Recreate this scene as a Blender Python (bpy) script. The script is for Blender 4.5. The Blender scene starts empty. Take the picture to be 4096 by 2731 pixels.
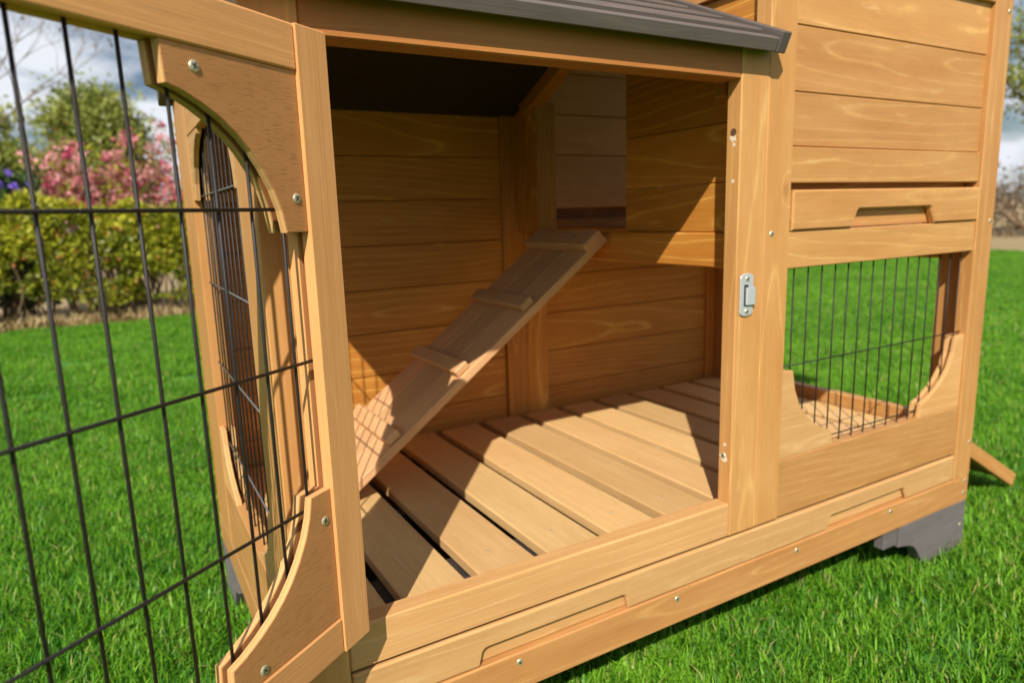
import bpy, bmesh, math, random
import numpy as np
from mathutils import Matrix, Vector

random.seed(7)
rng = np.random.default_rng(7)
scene = bpy.context.scene
COL = scene.collection

# ------------------------------------------------------------------ camera
cam_data = bpy.data.cameras.new("camera")
cam = bpy.data.objects.new("camera", cam_data)
COL.objects.link(cam)
RIGHT = Vector((0.86384467, -0.5028244, -0.03065966))
UP = Vector((0.11746622, 0.14187355, 0.98289042))
FWD = Vector((0.48987149, 0.85266613, -0.18162159))
EYE = Vector((-0.62511531, -0.55892569, 0.35958036))
m = Matrix.Identity(4)
for i in range(3):
    m[i][0], m[i][1], m[i][2], m[i][3] = RIGHT[i], UP[i], -FWD[i], EYE[i]
cam.matrix_world = m
cam_data.sensor_width = 36.0
cam_data.lens = 24.053
cam_data.clip_start = 0.01
cam_data.clip_end = 600.0
cam_data.dof.use_dof = True
cam_data.dof.focus_distance = 0.58
cam_data.dof.aperture_fstop = 6.0
cam_data.dof.aperture_blades = 0
scene.camera = cam

# ------------------------------------------------------------------ world
LIGHT = Vector((0.804, 1.0, -1.115)).normalized()      # the way the sunlight travels
SUN_EL = math.asin(-LIGHT.z)
SUN_AZ = math.atan2(-LIGHT.x, -LIGHT.y)
world = bpy.data.worlds.new("World")
scene.world = world
world.use_nodes = True
wn, wl = world.node_tree.nodes, world.node_tree.links
for n in list(wn):
    wn.remove(n)
w_out = wn.new("ShaderNodeOutputWorld")
w_bg = wn.new("ShaderNodeBackground")
w_bg.inputs["Strength"].default_value = 0.05
sky = wn.new("ShaderNodeTexSky")
sky.sky_type = 'NISHITA'
sky.sun_disc = False
sky.sun_elevation = SUN_EL
sky.sun_rotation = SUN_AZ
sky.air_density = 1.0
sky.dust_density = 1.0
sky.ozone_density = 2.0
w_tc = wn.new("ShaderNodeTexCoord")
w_map = wn.new("ShaderNodeMapping")
w_map.inputs["Scale"].default_value = (4.6, 4.6, 13.0)
w_map.inputs["Location"].default_value = (0.35, 0.9, 0.4)
w_noise = wn.new("ShaderNodeTexNoise")
w_noise.inputs["Scale"].default_value = 1.15
w_noise.inputs["Detail"].default_value = 8.0
w_noise.inputs["Roughness"].default_value = 0.55
w_ramp = wn.new("ShaderNodeValToRGB")
w_ramp.color_ramp.elements[0].position = 0.39
w_ramp.color_ramp.elements[1].position = 0.58
w_mix = wn.new("ShaderNodeMix")
w_mix.data_type = 'RGBA'
w_mix.inputs[7].default_value = (13.8, 14.4, 15.6, 1)      # sunlit cloud, in the sky's own units
wl.new(w_tc.outputs["Generated"], w_map.inputs["Vector"])
wl.new(w_map.outputs["Vector"], w_noise.inputs["Vector"])
wl.new(w_noise.outputs["Fac"], w_ramp.inputs["Fac"])
wl.new(w_ramp.outputs["Color"], w_mix.inputs[0])
wl.new(sky.outputs["Color"], w_mix.inputs[6])
wl.new(w_mix.outputs[2], w_bg.inputs["Color"])
wl.new(w_bg.outputs["Background"], w_out.inputs["Surface"])

# ------------------------------------------------------------------ sun
sun_data = bpy.data.lights.new("sun", 'SUN')
sun_data.energy = 5.0
sun_data.angle = math.radians(0.5)
sun_data.color = (1.0, 0.955, 0.88)
sun = bpy.data.objects.new("sun", sun_data)
COL.objects.link(sun)
sun.rotation_euler = LIGHT.to_track_quat('-Z', 'Y').to_euler()
sun.location = (-3, -4, 5)

# ------------------------------------------------------------------ render settings
scene.view_settings.view_transform = 'Standard'
scene.view_settings.look = 'None'
scene.view_settings.exposure = 0.31
scene.view_settings.gamma = 1.0
scene.view_settings.use_curve_mapping = False
scene.render.engine = 'CYCLES'
scene.cycles.use_denoising = True
scene.cycles.max_bounces = 9
scene.cycles.diffuse_bounces = 6
scene.cycles.glossy_bounces = 3
scene.cycles.transparent_max_bounces = 6
scene.cycles.caustics_reflective = False
scene.cycles.caustics_refractive = False

# ================================================================== materials
class NT:
    """small helper around a node tree"""
    def __init__(self, name):
        self.mat = bpy.data.materials.new(name)
        self.mat.use_nodes = True
        self.t = self.mat.node_tree
        self.n, self.l = self.t.nodes, self.t.links
        self.bsdf = self.n["Principled BSDF"]
        self.out = self.n["Material Output"]

    def new(self, kind, **kw):
        nd = self.n.new(kind)
        for k, v in kw.items():
            setattr(nd, k, v)
        return nd

    def link(self, a, b):
        self.l.new(a, b)

    def put(self, sock, v):
        if hasattr(v, "is_linked") or hasattr(v, "links"):
            self.l.new(v, sock)
        else:
            sock.default_value = v

    def math(self, op, a, b=0.0, c=None, clamp=False):
        nd = self.new("ShaderNodeMath", operation=op)
        nd.use_clamp = clamp
        self.put(nd.inputs[0], a)
        self.put(nd.inputs[1], b)
        if c is not None:
            self.put(nd.inputs[2], c)
        return nd.outputs[0]

    def comb(self, x, y, z):
        nd = self.new("ShaderNodeCombineXYZ")
        for s, v in zip(nd.inputs, (x, y, z)):
            self.put(s, v)
        return nd.outputs[0]

    def noise(self, vec, scale=1.0, detail=2.0, rough=0.5, dist=0.0):
        nd = self.new("ShaderNodeTexNoise")
        self.put(nd.inputs["Vector"], vec)
        nd.inputs["Scale"].default_value = scale
        nd.inputs["Detail"].default_value = detail
        nd.inputs["Roughness"].default_value = rough
        nd.inputs["Distortion"].default_value = dist
        return nd.outputs["Fac"]

    def ramp(self, fac, stops, interp='LINEAR'):
        nd = self.new("ShaderNodeValToRGB")
        cr = nd.color_ramp
        cr.interpolation = interp
        while len(cr.elements) < len(stops):
            cr.elements.new(0.5)
        for e, (p, c) in zip(cr.elements, stops):
            e.position = p
            e.color = (c, c, c, 1) if isinstance(c, (int, float)) else (c[0], c[1], c[2], 1)
        self.put(nd.inputs["Fac"], fac)
        return nd.outputs["Color"]

    def mix(self, fac, a, b, blend='MIX'):
        nd = self.new("ShaderNodeMix", data_type='RGBA', blend_type=blend)
        self.put(nd.inputs[0], fac)
        for s, v in ((nd.inputs[6], a), (nd.inputs[7], b)):
            if isinstance(v, tuple):
                s.default_value = (v[0], v[1], v[2], 1)
            else:
                self.put(s, v)
        return nd.outputs[2]

    def bump(self, height, strength=0.2, distance=0.001):
        nd = self.new("ShaderNodeBump")
        nd.inputs["Strength"].default_value = strength
        nd.inputs["Distance"].default_value = distance
        self.put(nd.inputs["Height"], height)
        self.link(nd.outputs["Normal"], self.bsdf.inputs["Normal"])


def wood(name, base, dark, light, rough=0.55, line=0.55, reed=0.0, ring=0.0065, fibre=0.10, bump=0.25, knots=True, spec=0.3):
    """sawn softwood under a tinted stain; the grain runs along the object's own X"""
    g = NT(name)
    tc = g.new("ShaderNodeTexCoord")
    oi = g.new("ShaderNodeObjectInfo")
    sep = g.new("ShaderNodeSeparateXYZ")
    g.link(tc.outputs["Object"], sep.inputs[0])
    wn_ = g.new("ShaderNodeTexWhiteNoise", noise_dimensions='1D')
    g.link(oi.outputs["Random"], wn_.inputs["W"])
    rs = g.new("ShaderNodeSeparateColor")
    g.link(wn_.outputs["Color"], rs.inputs[0])
    r1, r2, r3 = rs.outputs[0], rs.outputs[1], rs.outputs[2]
    X = g.math('ADD', sep.outputs[0], g.math('MULTIPLY', r1, 23.0))
    Y = g.math('ADD', sep.outputs[1], g.math('MULTIPLY', r2, 11.0))
    Z = g.math('ADD', sep.outputs[2], g.math('MULTIPLY', r3, 17.0))
    # growth rings round a pith line that runs a little askew to the board
    oy = g.math('MULTIPLY', g.math('SUBTRACT', r1, 0.5), 0.09)
    oz = g.math('ADD', g.math('MULTIPLY', r2, 0.05), 0.012)
    ty = g.math('MULTIPLY', g.math('SUBTRACT', r3, 0.5), 0.10)
    tz = g.math('MULTIPLY', g.math('SUBTRACT', r1, 0.45), 0.12)
    lx = sep.outputs[0]
    yy = g.math('ADD', g.math('ADD', sep.outputs[1], oz), g.math('MULTIPLY', lx, ty))
    zz = g.math('ADD', g.math('ADD', sep.outputs[2], oy), g.math('MULTIPLY', lx, tz))
    wob = g.noise(g.comb(g.math('MULTIPLY', X, 4.0), g.math('MULTIPLY', Y, 16.0), g.math('MULTIPLY', Z, 16.0)), 1.0, 1.0, 0.4)
    wob2 = g.noise(g.comb(g.math('MULTIPLY', X, 28.0), g.math('MULTIPLY', Y, 60.0), g.math('MULTIPLY', Z, 60.0)), 1.0, 2.0, 0.5)
    rad = g.math('SQRT', g.math('ADD', g.math('MULTIPLY', yy, yy), g.math('MULTIPLY', zz, zz)))
    if knots:
        vo = g.new("ShaderNodeTexVoronoi", feature='F1')
        g.put(vo.inputs["Vector"], g.comb(g.math('MULTIPLY', X, 5.0), g.math('MULTIPLY', Y, 0.8), g.math('MULTIPLY', Z, 10.0)))
        vo.inputs["Scale"].default_value = 1.0
        vs = g.new("ShaderNodeSeparateColor")
        g.link(vo.outputs["Color"], vs.inputs[0])
        gate = g.math('GREATER_THAN', vs.outputs[0], 0.52)
        kd = vo.outputs["Distance"]
        kn = g.math('MULTIPLY', g.math('SUBTRACT', 1.0, g.math('DIVIDE', kd, 0.070, clamp=True), clamp=True), gate)
        halo = g.math('MULTIPLY', g.math('SUBTRACT', 1.0, g.math('DIVIDE', kd, 0.24, clamp=True), clamp=True), gate)
        rad = g.math('ADD', rad, g.math('MULTIPLY', g.math('MULTIPLY', halo, halo), 0.016))
    rad = g.math('ADD', rad, g.math('MULTIPLY', g.math('SUBTRACT', wob, 0.5), 0.020))
    rad = g.math('ADD', rad, g.math('MULTIPLY', g.math('SUBTRACT', wob2, 0.5), 0.0006))
    fr = g.math('FRACT', g.math('DIVIDE', rad, ring))
    lines = g.ramp(fr, [(0.0, 0.0), (0.50, 0.0), (0.77, 0.12), (0.87, 1.0), (0.93, 0.25), (1.0, 0.0)], 'EASE')
    fib = g.noise(g.comb(g.math('MULTIPLY', X, 14.0), g.math('MULTIPLY', Y, 850.0), g.math('MULTIPLY', Z, 850.0)), 1.0, 3.0, 0.6)
    patch = g.noise(g.comb(g.math('MULTIPLY', X, 6.0), g.math('MULTIPLY', Y, 26.0), g.math('MULTIPLY', Z, 26.0)), 1.0, 3.0, 0.55)
    patch2 = g.noise(g.comb(g.math('MULTIPLY', X, 31.0), g.math('MULTIPLY', Y, 90.0), g.math('MULTIPLY', Z, 90.0)), 1.0, 4.0, 0.6)
    col = g.mix(g.math('MULTIPLY_ADD', patch, 1.9, -0.45, clamp=True), dark, base)
    col = g.mix(g.math('MULTIPLY', lines, g.math('MULTIPLY_ADD', patch2, 1.2, line - 0.62, clamp=True)), col, light)
    streak = g.noise(g.comb(g.math('MULTIPLY', X, 3.5), g.math('MULTIPLY', Y, 240.0), g.math('MULTIPLY', Z, 240.0)), 1.0, 2.0, 0.5)
    val = g.math('MULTIPLY_ADD', g.math('SUBTRACT', fib, 0.5), fibre * 3.0, 1.0)
    val = g.math('ADD', val, g.math('MULTIPLY', g.math('SUBTRACT', streak, 0.5), 0.20))
    val = g.math('ADD', val, g.math('MULTIPLY', g.math('SUBTRACT', patch2, 0.5), 0.16))
    val = g.math('MULTIPLY', val, g.math('MULTIPLY_ADD', r2, 0.24, 0.87))
    height = fib
    if reed > 0:
        rw = g.math('MULTIPLY_ADD', g.noise(g.comb(g.math('MULTIPLY', X, 2.2), g.math('MULTIPLY', Y, 520.0), g.math('MULTIPLY', Z, 520.0)), 1.0, 2.0, 0.6), 2.6, -1.3)
        rw01 = g.math('MULTIPLY_ADD', rw, 0.5, 0.5)
        amp = g.math('MULTIPLY_ADD', patch2, 1.4, 0.1, clamp=True)
        val = g.math('MULTIPLY', val, g.math('SUBTRACT', 1.0, g.math('MULTIPLY', g.math('MULTIPLY', rw01, amp), reed * 0.5)))
        height = g.math('ADD', g.math('MULTIPLY', fib, 0.6), g.math('MULTIPLY', rw01, -0.6))
    scf = g.noise(g.comb(g.math('MULTIPLY', X, 11.0), g.math('MULTIPLY', Y, 70.0), g.math('MULTIPLY', Z, 70.0)), 1.0, 3.0, 0.6)
    col = g.mix(g.math('MULTIPLY_ADD', scf, 3.2, -2.08, clamp=True), col, (min(1, light[0] * 1.12), min(1, light[1] * 1.22), min(1, light[2] * 1.6)))
    hue = g.math('MULTIPLY_ADD', r3, 0.07, 0.965)
    vc = g.new("ShaderNodeCombineColor")
    g.put(vc.inputs[0], val)
    g.put(vc.inputs[1], g.math('MULTIPLY', val, hue))
    g.put(vc.inputs[2], g.math('MULTIPLY', val, hue))
    col = g.mix(1.0, col, vc.outputs[0], 'MULTIPLY')
    if knots:
        col = g.mix(g.math('MULTIPLY', kn, 0.55), col, (dark[0] * 0.42, dark[1] * 0.34, dark[2] * 0.3))
    g.link(col, g.bsdf.inputs["Base Color"])
    g.bsdf.inputs["Specular IOR Level"].default_value = spec
    g.put(g.bsdf.inputs["Roughness"], g.math('MULTIPLY_ADD', fib, 0.25, rough - 0.12))
    g.bump(height, bump, 0.0006)
    return g.mat


HONEY = wood("honey_wood", (0.520, 0.264, 0.088), (0.440, 0.198, 0.056), (0.64, 0.380, 0.130), line=0.46, ring=0.011)
SILLW = wood("sawn_sill_wood", (0.61, 0.340, 0.133), (0.53, 0.280, 0.098), (0.70, 0.47, 0.20), rough=0.6, line=0.35, reed=0.25, bump=0.3, ring=0.009)
REED = wood("sawn_wood", (0.79, 0.380, 0.136), (0.66, 0.296, 0.098), (0.83, 0.44, 0.172), rough=0.62, line=0.25, reed=0.42, bump=0.35, knots=False)
PALE = wood("pale_wood", (0.60, 0.340, 0.133), (0.525, 0.275, 0.096), (0.72, 0.48, 0.215), line=0.30, fibre=0.07, ring=0.012)
SLATW = wood("slat_wood", (0.62, 0.388, 0.165), (0.55, 0.325, 0.128), (0.67, 0.45, 0.205), line=0.16, fibre=0.06, ring=0.014)
RAMPW = wood("ramp_wood", (0.62, 0.345, 0.160), (0.53, 0.280, 0.120), (0.68, 0.40, 0.19), line=0.26, fibre=0.08, ring=0.011, knots=False)
DEEP = wood("shaded_inner_wood", (0.53, 0.222, 0.036), (0.42, 0.155, 0.022), (0.70, 0.37, 0.075), line=0.66, ring=0.010)  # same honey wood, with the inside's amber bounce deepened into the colour
BRIGHTB = wood("brightened_pale_board", (0.84, 0.400, 0.140), (0.74, 0.330, 0.105), (0.88, 0.46, 0.175), line=0.35, ring=0.010)  # pale boards, brightened and reddened in place of warm light in the tower
SHADEW = wood("shaded_red_brown_wood", (0.44, 0.168, 0.040), (0.35, 0.120, 0.027), (0.49, 0.20, 0.052), line=0.3, ring=0.010)  # red-brown header wood, its colour darkened to carry the shade
GREYW = wood("grey_stained_wood", (0.140, 0.112, 0.097), (0.095, 0.076, 0.066), (0.19, 0.155, 0.135), line=0.3, rough=0.6, knots=False, fibre=0.14, spec=0.25)
FOOTW = wood("grey_foot_wood", (0.160, 0.138, 0.130), (0.122, 0.104, 0.099), (0.20, 0.172, 0.162), line=0.3, rough=0.7, knots=False, fibre=0.1)


def plywood():
    g = NT("plywood_face")
    tc = g.new("ShaderNodeTexCoord")
    sep = g.new("ShaderNodeSeparateXYZ")
    g.link(tc.outputs["Object"], sep.inputs[0])
    x, y, z = sep.outputs
    wob = g.noise(g.comb(g.math('MULTIPLY', x, 18.0), 0.0, g.math('MULTIPLY', z, 30.0)), 1.0, 2.0, 0.5)
    zz = g.math('ADD', z, g.math('MULTIPLY', wob, 0.008))
    pore = g.noise(g.comb(g.math('MULTIPLY', x, 80.0), g.math('MULTIPLY', y, 300.0), g.math('MULTIPLY', zz, 1100.0)), 1.0, 1.0, 0.5)
    pm = g.ramp(pore, [(0.0, 1.0), (0.36, 1.0), (0.415, 0.0), (1.0, 0.0)])
    patch = g.noise(g.comb(g.math('MULTIPLY', x, 14.0), g.math('MULTIPLY', y, 14.0), g.math('MULTIPLY', z, 40.0)), 1.0, 4.0, 0.6)
    col = g.mix(g.math('MULTIPLY_ADD', patch, 2.0, -0.5, clamp=True), (0.41, 0.170, 0.052), (0.50, 0.225, 0.076))
    col = g.mix(g.math('MULTIPLY', pm, 0.32), col, (0.17, 0.075, 0.03))
    g.link(col, g.bsdf.inputs["Base Color"])
    g.bsdf.inputs["Roughness"].default_value = 0.62
    g.bsdf.inputs["Specular IOR Level"].default_value = 0.3
    g.bump(g.math('SUBTRACT', 1.0, pm), 0.35, 0.0005)
    return g.mat


def plyedge():
    g = NT("plywood_edge")
    tc = g.new("ShaderNodeTexCoord")
    sep = g.new("ShaderNodeSeparateXYZ")
    g.link(tc.outputs["Object"], sep.inputs[0])
    x, y, z = sep.outputs
    wob = g.noise(g.comb(g.math('MULTIPLY', x, 60.0), g.math('MULTIPLY', y, 60.0), g.math('MULTIPLY', z, 60.0)), 1.0, 2.0)
    ply = g.math('SINE', g.math('MULTIPLY', g.math('ADD', y, g.math('MULTIPLY', wob, 0.0008)), 2 * math.pi / 0.0042))
    grain = g.noise(g.comb(g.math('MULTIPLY', x, 500.0), g.math('MULTIPLY', y, 1500.0), g.math('MULTIPLY', z, 500.0)), 1.0, 2.0)
    f = g.math('MULTIPLY_ADD', ply, 0.5, 0.5)
    col = g.mix(g.math('MULTIPLY', f, 0.7), (0.62, 0.36, 0.13), (0.42, 0.20, 0.065))
    col = g.mix(g.math('MULTIPLY_ADD', grain, 1.2, -0.3, clamp=True), col, (0.60, 0.33, 0.12))
    g.link(col, g.bsdf.inputs["Base Color"])
    g.bsdf.inputs["Roughness"].default_value = 0.75
    g.bump(g.math('ADD', f, grain), 0.4, 0.0005)
    return g.mat


def plain(name, col, rough=0.5, metal=0.0, spec=0.5, vary=0.15, scale=300.0):
    g = NT(name)
    tc = g.new("ShaderNodeTexCoord")
    n = g.noise(tc.outputs["Object"], scale, 3.0)
    c2 = tuple(c * (1 - vary) for c in col)
    c3 = tuple(min(1, c * (1 + vary)) for c in col)
    g.link(g.mix(n, c2, c3), g.bsdf.inputs["Base Color"])
    g.put(g.bsdf.inputs["Roughness"], g.math('MULTIPLY_ADD', n, 0.3, rough - 0.15))
    g.bsdf.inputs["Metallic"].default_value = metal
    g.bsdf.inputs["Specular IOR Level"].default_value = spec
    return g.mat


PLY, PLYE = plywood(), plyedge()
WIRE = plain("dark_coated_wire", (0.020, 0.016, 0.014), 0.48, 0.0, 0.28, 0.5, 500)
WIRE_GREY = plain("worn_grey_wire", (0.14, 0.135, 0.13), 0.42, 0.3, 0.5, 0.4, 500)
ZINC = plain("zinc_plate", (0.52, 0.53, 0.54), 0.38, 0.35, 0.5, 0.08)
BRASS = plain("yellow_zinc_screw", (0.55, 0.50, 0.33), 0.34, 0.55, 0.5, 0.2, 900)
SLOT = plain("screw_recess", (0.03, 0.025, 0.02), 0.6)
HOLE = plain("raw_hole", (0.10, 0.05, 0.02), 0.9)
RAWW = plain("torn_pale_wood", (0.75, 0.62, 0.45), 0.9)
FELT = plain("dark_roof_felt", (0.045, 0.034, 0.028), 0.95, 0.0, 0.05, 0.3, 60)
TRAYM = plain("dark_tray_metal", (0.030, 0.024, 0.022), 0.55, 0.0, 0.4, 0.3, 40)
GROOVE = wood("rough_groove_wood", (0.22, 0.10, 0.04), (0.15, 0.065, 0.025), (0.27, 0.13, 0.05), knots=False, fibre=0.3, bump=0.6, rough=0.8)

# ================================================================== mesh helpers
WM = {}


def place(o, parent, mw):
    """parent o and give it the world matrix mw"""
    WM[o] = mw
    if parent is not None:
        o.parent = parent
        o.matrix_parent_inverse = WM[parent].inverted()
    o.matrix_basis = mw
    return o


def empty(name, loc, label=None, cat=None, parent=None, rotz=0.0):
    o = bpy.data.objects.new(name, None)
    o.empty_display_size = 0.05
    COL.objects.link(o)
    place(o, parent, Matrix.Translation(loc) @ Matrix.Rotation(rotz, 4, 'Z'))
    if label:
        o["label"] = label
    if cat:
        o["category"] = cat
    return o


def link(name, me, mats, parent, mw):
    for mt in (mats if isinstance(mats, (list, tuple)) else [mats]):
        if len(me.materials) < (len(mats) if isinstance(mats, (list, tuple)) else 1):
            me.materials.append(mt)
    o = bpy.data.objects.new(name, me)
    COL.objects.link(o)
    place(o, parent, mw)
    return o


ROT = {'x': Matrix.Identity(4),
       'y': Matrix.Rotation(math.pi / 2, 4, 'Z'),
       'z': Matrix(((0, 0, -1, 0), (0, 1, 0, 0), (1, 0, 0, 0), (0, 0, 0, 1)))}
_boxes = {}


def box_mesh(sx, sy, sz, bev, mat):
    key = (round(sx, 5), round(sy, 5), round(sz, 5), round(bev, 5), mat.name)
    if key in _boxes:
        return _boxes[key]
    bm = bmesh.new()
    bmesh.ops.create_cube(bm, size=1.0)
    for v in bm.verts:
        v.co = Vector((v.co.x * sx, v.co.y * sy, v.co.z * sz))
    if bev > 0:
        bmesh.ops.bevel(bm, geom=list(bm.edges), offset=min(bev, 0.3 * min(sx, sy, sz)), segments=1, affect='EDGES')
    me = bpy.data.meshes.new("board")
    bm.to_mesh(me)
    bm.free()
    me.materials.append(mat)
    _boxes[key] = me
    return me


def board(name, lo, hi, parent, mat, axis='x', bev=0.0011, frame=None, jig=0.0):
    """a board between two corners, its grain along the axis given; frame = matrix of the space the corners are in"""
    lo, hi = Vector(lo), Vector(hi)
    size = hi - lo
    c = (lo + hi) / 2
    L = {'x': 0, 'y': 1, 'z': 2}[axis]
    if axis == 'x':
        d = (size.x, size.y, size.z)
    elif axis == 'y':
        d = (size.y, size.x, size.z)
    else:
        d = (size.z, size.y, size.x)
    mw = (frame or Matrix.Identity(4)) @ Matrix.Translation(c) @ ROT[axis]
    if jig:
        mw = mw @ Matrix.Rotation(random.uniform(-jig, jig), 4, 'Z') @ Matrix.Rotation(random.uniform(-jig, jig), 4, 'X')
    o = bpy.data.objects.new(name, box_mesh(*d, bev, mat))
    COL.objects.link(o)
    return place(o, parent, mw)


def beam(name, a, b, w, h, parent, mat, side=(0, 1, 0), bev=0.0011):
    """a board from point a to point b (centre line), w along side, h across"""
    a, b = Vector(a), Vector(b)
    x = (b - a).normalized()
    y = Vector(side)
    y = (y - x * y.dot(x)).normalized()
    z = x.cross(y)
    mw = Matrix.Identity(4)
    c = (a + b) / 2
    for i in range(3):
        mw[i][0], mw[i][1], mw[i][2], mw[i][3] = x[i], y[i], z[i], c[i]
    o = bpy.data.objects.new(name, box_mesh((b - a).length, w, h, bev, mat))
    COL.objects.link(o)
    return place(o, parent, mw)


def prism(name, poly, t0, t1, parent, mats, frame=None, bev=0.0007, order='xzy', grain='x', centre=None):
    """polygon in the frame's first two axes of `order`, extruded t0..t1 along the third.
    mats = (face material, edge material). Local X is the grain: grain 'z' turns the board upright."""
    ax = {'x': 0, 'y': 1, 'z': 2}
    ia, ib, ic = (ax[k] for k in order)
    cx = sum(p[0] for p in poly) / len(poly)
    cz = sum(p[1] for p in poly) / len(poly)
    ctr = [0, 0, 0]
    ctr[ia], ctr[ib], ctr[ic] = cx, cz, (t0 + t1) / 2
    base = (frame or Matrix.Identity(4)) @ Matrix.Translation(Vector(ctr)) @ ROT[grain]
    inv = ROT[grain].inverted()
    bm = bmesh.new()
    rings = []
    for t in (t0, t1):
        vs = []
        for a, b in poly:
            co = [0, 0, 0]
            co[ia], co[ib], co[ic] = a - cx, b - cz, t - (t0 + t1) / 2
            vs.append(bm.verts.new(inv @ Vector(co)))
        rings.append(vs)
    f0 = bm.faces.new(rings[0])
    f1 = bm.faces.new(list(reversed(rings[1])))
    n = len(poly)
    for i in range(n):
        f = bm.faces.new((rings[0][i], rings[1][i], rings[1][(i + 1) % n], rings[0][(i + 1) % n]))
        f.material_index = 1
    bmesh.ops.recalc_face_normals(bm, faces=list(bm.faces))
    if bev > 0:
        ed = [e for e in bm.edges if len(e.link_faces) == 2 and (f0 in e.link_faces or f1 in e.link_faces)]
        bmesh.ops.bevel(bm, geom=ed, offset=bev, segments=1, affect='EDGES')
    me = bpy.data.meshes.new(name)
    bm.to_mesh(me)
    bm.free()
    ms = mats if isinstance(mats, (list, tuple)) else (mats, mats)
    for mt in ms:
        me.materials.append(mt)
    o = bpy.data.objects.new(name, me)
    COL.objects.link(o)
    return place(o, parent, base)


_wires = {}


def wire(name, a, b, r, parent, mat=None, frame=None, sides=8):
    a, b = Vector(a), Vector(b)
    if frame is not None:
        a, b = frame @ a, frame @ b
    mat = mat or WIRE
    L = (b - a).length
    key = (round(L, 4), r, mat.name, sides)
    if key not in _wires:
        vs, fs = [], []
        for k in range(2):
            for i in range(sides):
                t = 2 * math.pi * i / sides
                vs.append(((k - 0.5) * L, r * math.cos(t), r * math.sin(t)))
        for i in range(sides):
            j = (i + 1) % sides
            fs.append((i, j, sides + j, sides + i))
        fs.append(tuple(range(sides - 1, -1, -1)))
        fs.append(tuple(range(sides, 2 * sides)))
        me = bpy.data.meshes.new("wire")
        me.from_pydata(vs, [], fs)
        me.polygons.foreach_set("use_smooth", [True] * sides + [False] * 2)
        me.materials.append(mat)
        _wires[key] = me
    x = (b - a).normalized()
    q = Vector((1, 0, 0)).rotation_difference(x)
    o = bpy.data.objects.new(name, _wires[key])
    COL.objects.link(o)
    return place(o, parent, Matrix.Translation((a + b) / 2) @ q.to_matrix().to_4x4())


def screw_mesh(r=0.0042):
    """countersunk cross-head screw, facing local +Z"""
    bm = bmesh.new()
    n = 20
    prof = [(1.0, -0.0016), (1.0, 0.0002), (0.86, 0.0008), (0.5, 0.0010)]
    rings = []
    for rr, z in prof:
        rings.append([bm.verts.new((r * rr * math.cos(2 * math.pi * i / n), r * rr * math.sin(2 * math.pi * i / n), z)) for i in range(n)])
    for a, b in zip(rings, rings[1:]):
        for i in range(n):
            bm.faces.new((a[i], a[(i + 1) % n], b[(i + 1) % n], b[i]))
    bm.faces.new(rings[-1])
    w, l, z = r * 0.14, r * 0.62, 0.00112
    pts = [(-w, -l), (w, -l), (w, -w), (l, -w), (l, w), (w, w), (w, l), (-w, l), (-w, w), (-l, w), (-l, -w), (-w, -w)]
    f = bm.faces.new([bm.verts.new((a, b, z)) for a, b in pts])
    f.material_index = 1
    bmesh.ops.recalc_face_normals(bm, faces=list(bm.faces))
    me = bpy.data.meshes.new("screw")
    bm.to_mesh(me)
    bm.free()
    me.materials.append(BRASS)
    me.materials.append(SLOT)
    return me


SCREW, SCREW_SMALL, NAIL = screw_mesh(0.0037), screw_mesh(0.0031), screw_mesh(0.0016)


def screw(p, normal, parent, frame=None, me=None):
    n = Vector(normal)
    mw = Matrix.Translation(Vector(p)) @ n.to_track_quat('Z', 'Y').to_matrix().to_4x4() @ Matrix.Rotation(random.uniform(0, 1.5), 4, 'Z')
    if frame is not None:
        mw = frame @ mw
    o = bpy.data.objects.new("screw", me or SCREW)
    COL.objects.link(o)
    return place(o, parent, mw)


def disc(name, p, normal, r, parent, mat, raise_=0.0003, ragged=0.0):
    bm = bmesh.new()
    n = 14
    vs = []
    for i in range(n):
        rr = r * (1 + random.uniform(-ragged, ragged))
        vs.append(bm.verts.new((rr * math.cos(2 * math.pi * i / n), rr * math.sin(2 * math.pi * i / n), raise_)))
    lo = [bm.verts.new((v.co.x, v.co.y, -0.001)) for v in vs]
    bm.faces.new(vs)
    for i in range(n):
        bm.faces.new((lo[i], lo[(i + 1) % n], vs[(i + 1) % n], vs[i]))
    me = bpy.data.meshes.new(name)
    bm.to_mesh(me)
    bm.free()
    me.materials.append(mat)
    o = bpy.data.objects.new(name, me)
    COL.objects.link(o)
    return place(o, parent, Matrix.Translation(Vector(p)) @ Vector(normal).to_track_quat('Z', 'Y').to_matrix().to_4x4())


# ================================================================== ground
GZ = -0.226
LAWN = (-9.0, -7.0, 8.2, 4.25)


def structure(name, me, mat):
    o = bpy.data.objects.new(name, me)
    me.materials.append(mat)
    COL.objects.link(o)
    o["kind"] = "structure"
    WM[o] = Matrix.Identity(4)
    return o


def ground_mat():
    g = NT("dry_earth")
    tc = g.new("ShaderNodeTexCoord")
    a = g.noise(tc.outputs["Object"], 1.3, 5.0, 0.6)
    b = g.noise(tc.outputs["Object"], 40.0, 4.0, 0.65)
    c = g.mix(g.math('MULTIPLY_ADD', a, 2.2, -0.6, clamp=True), (0.30, 0.21, 0.09), (0.40, 0.31, 0.17))
    c = g.mix(g.math('MULTIPLY_ADD', b, 2.0, -0.6, clamp=True), c, (0.20, 0.135, 0.06))
    g.link(c, g.bsdf.inputs["Base Color"])
    g.bsdf.inputs["Roughness"].default_value = 0.95
    g.bump(b, 0.6, 0.02)
    return g.mat


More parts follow.
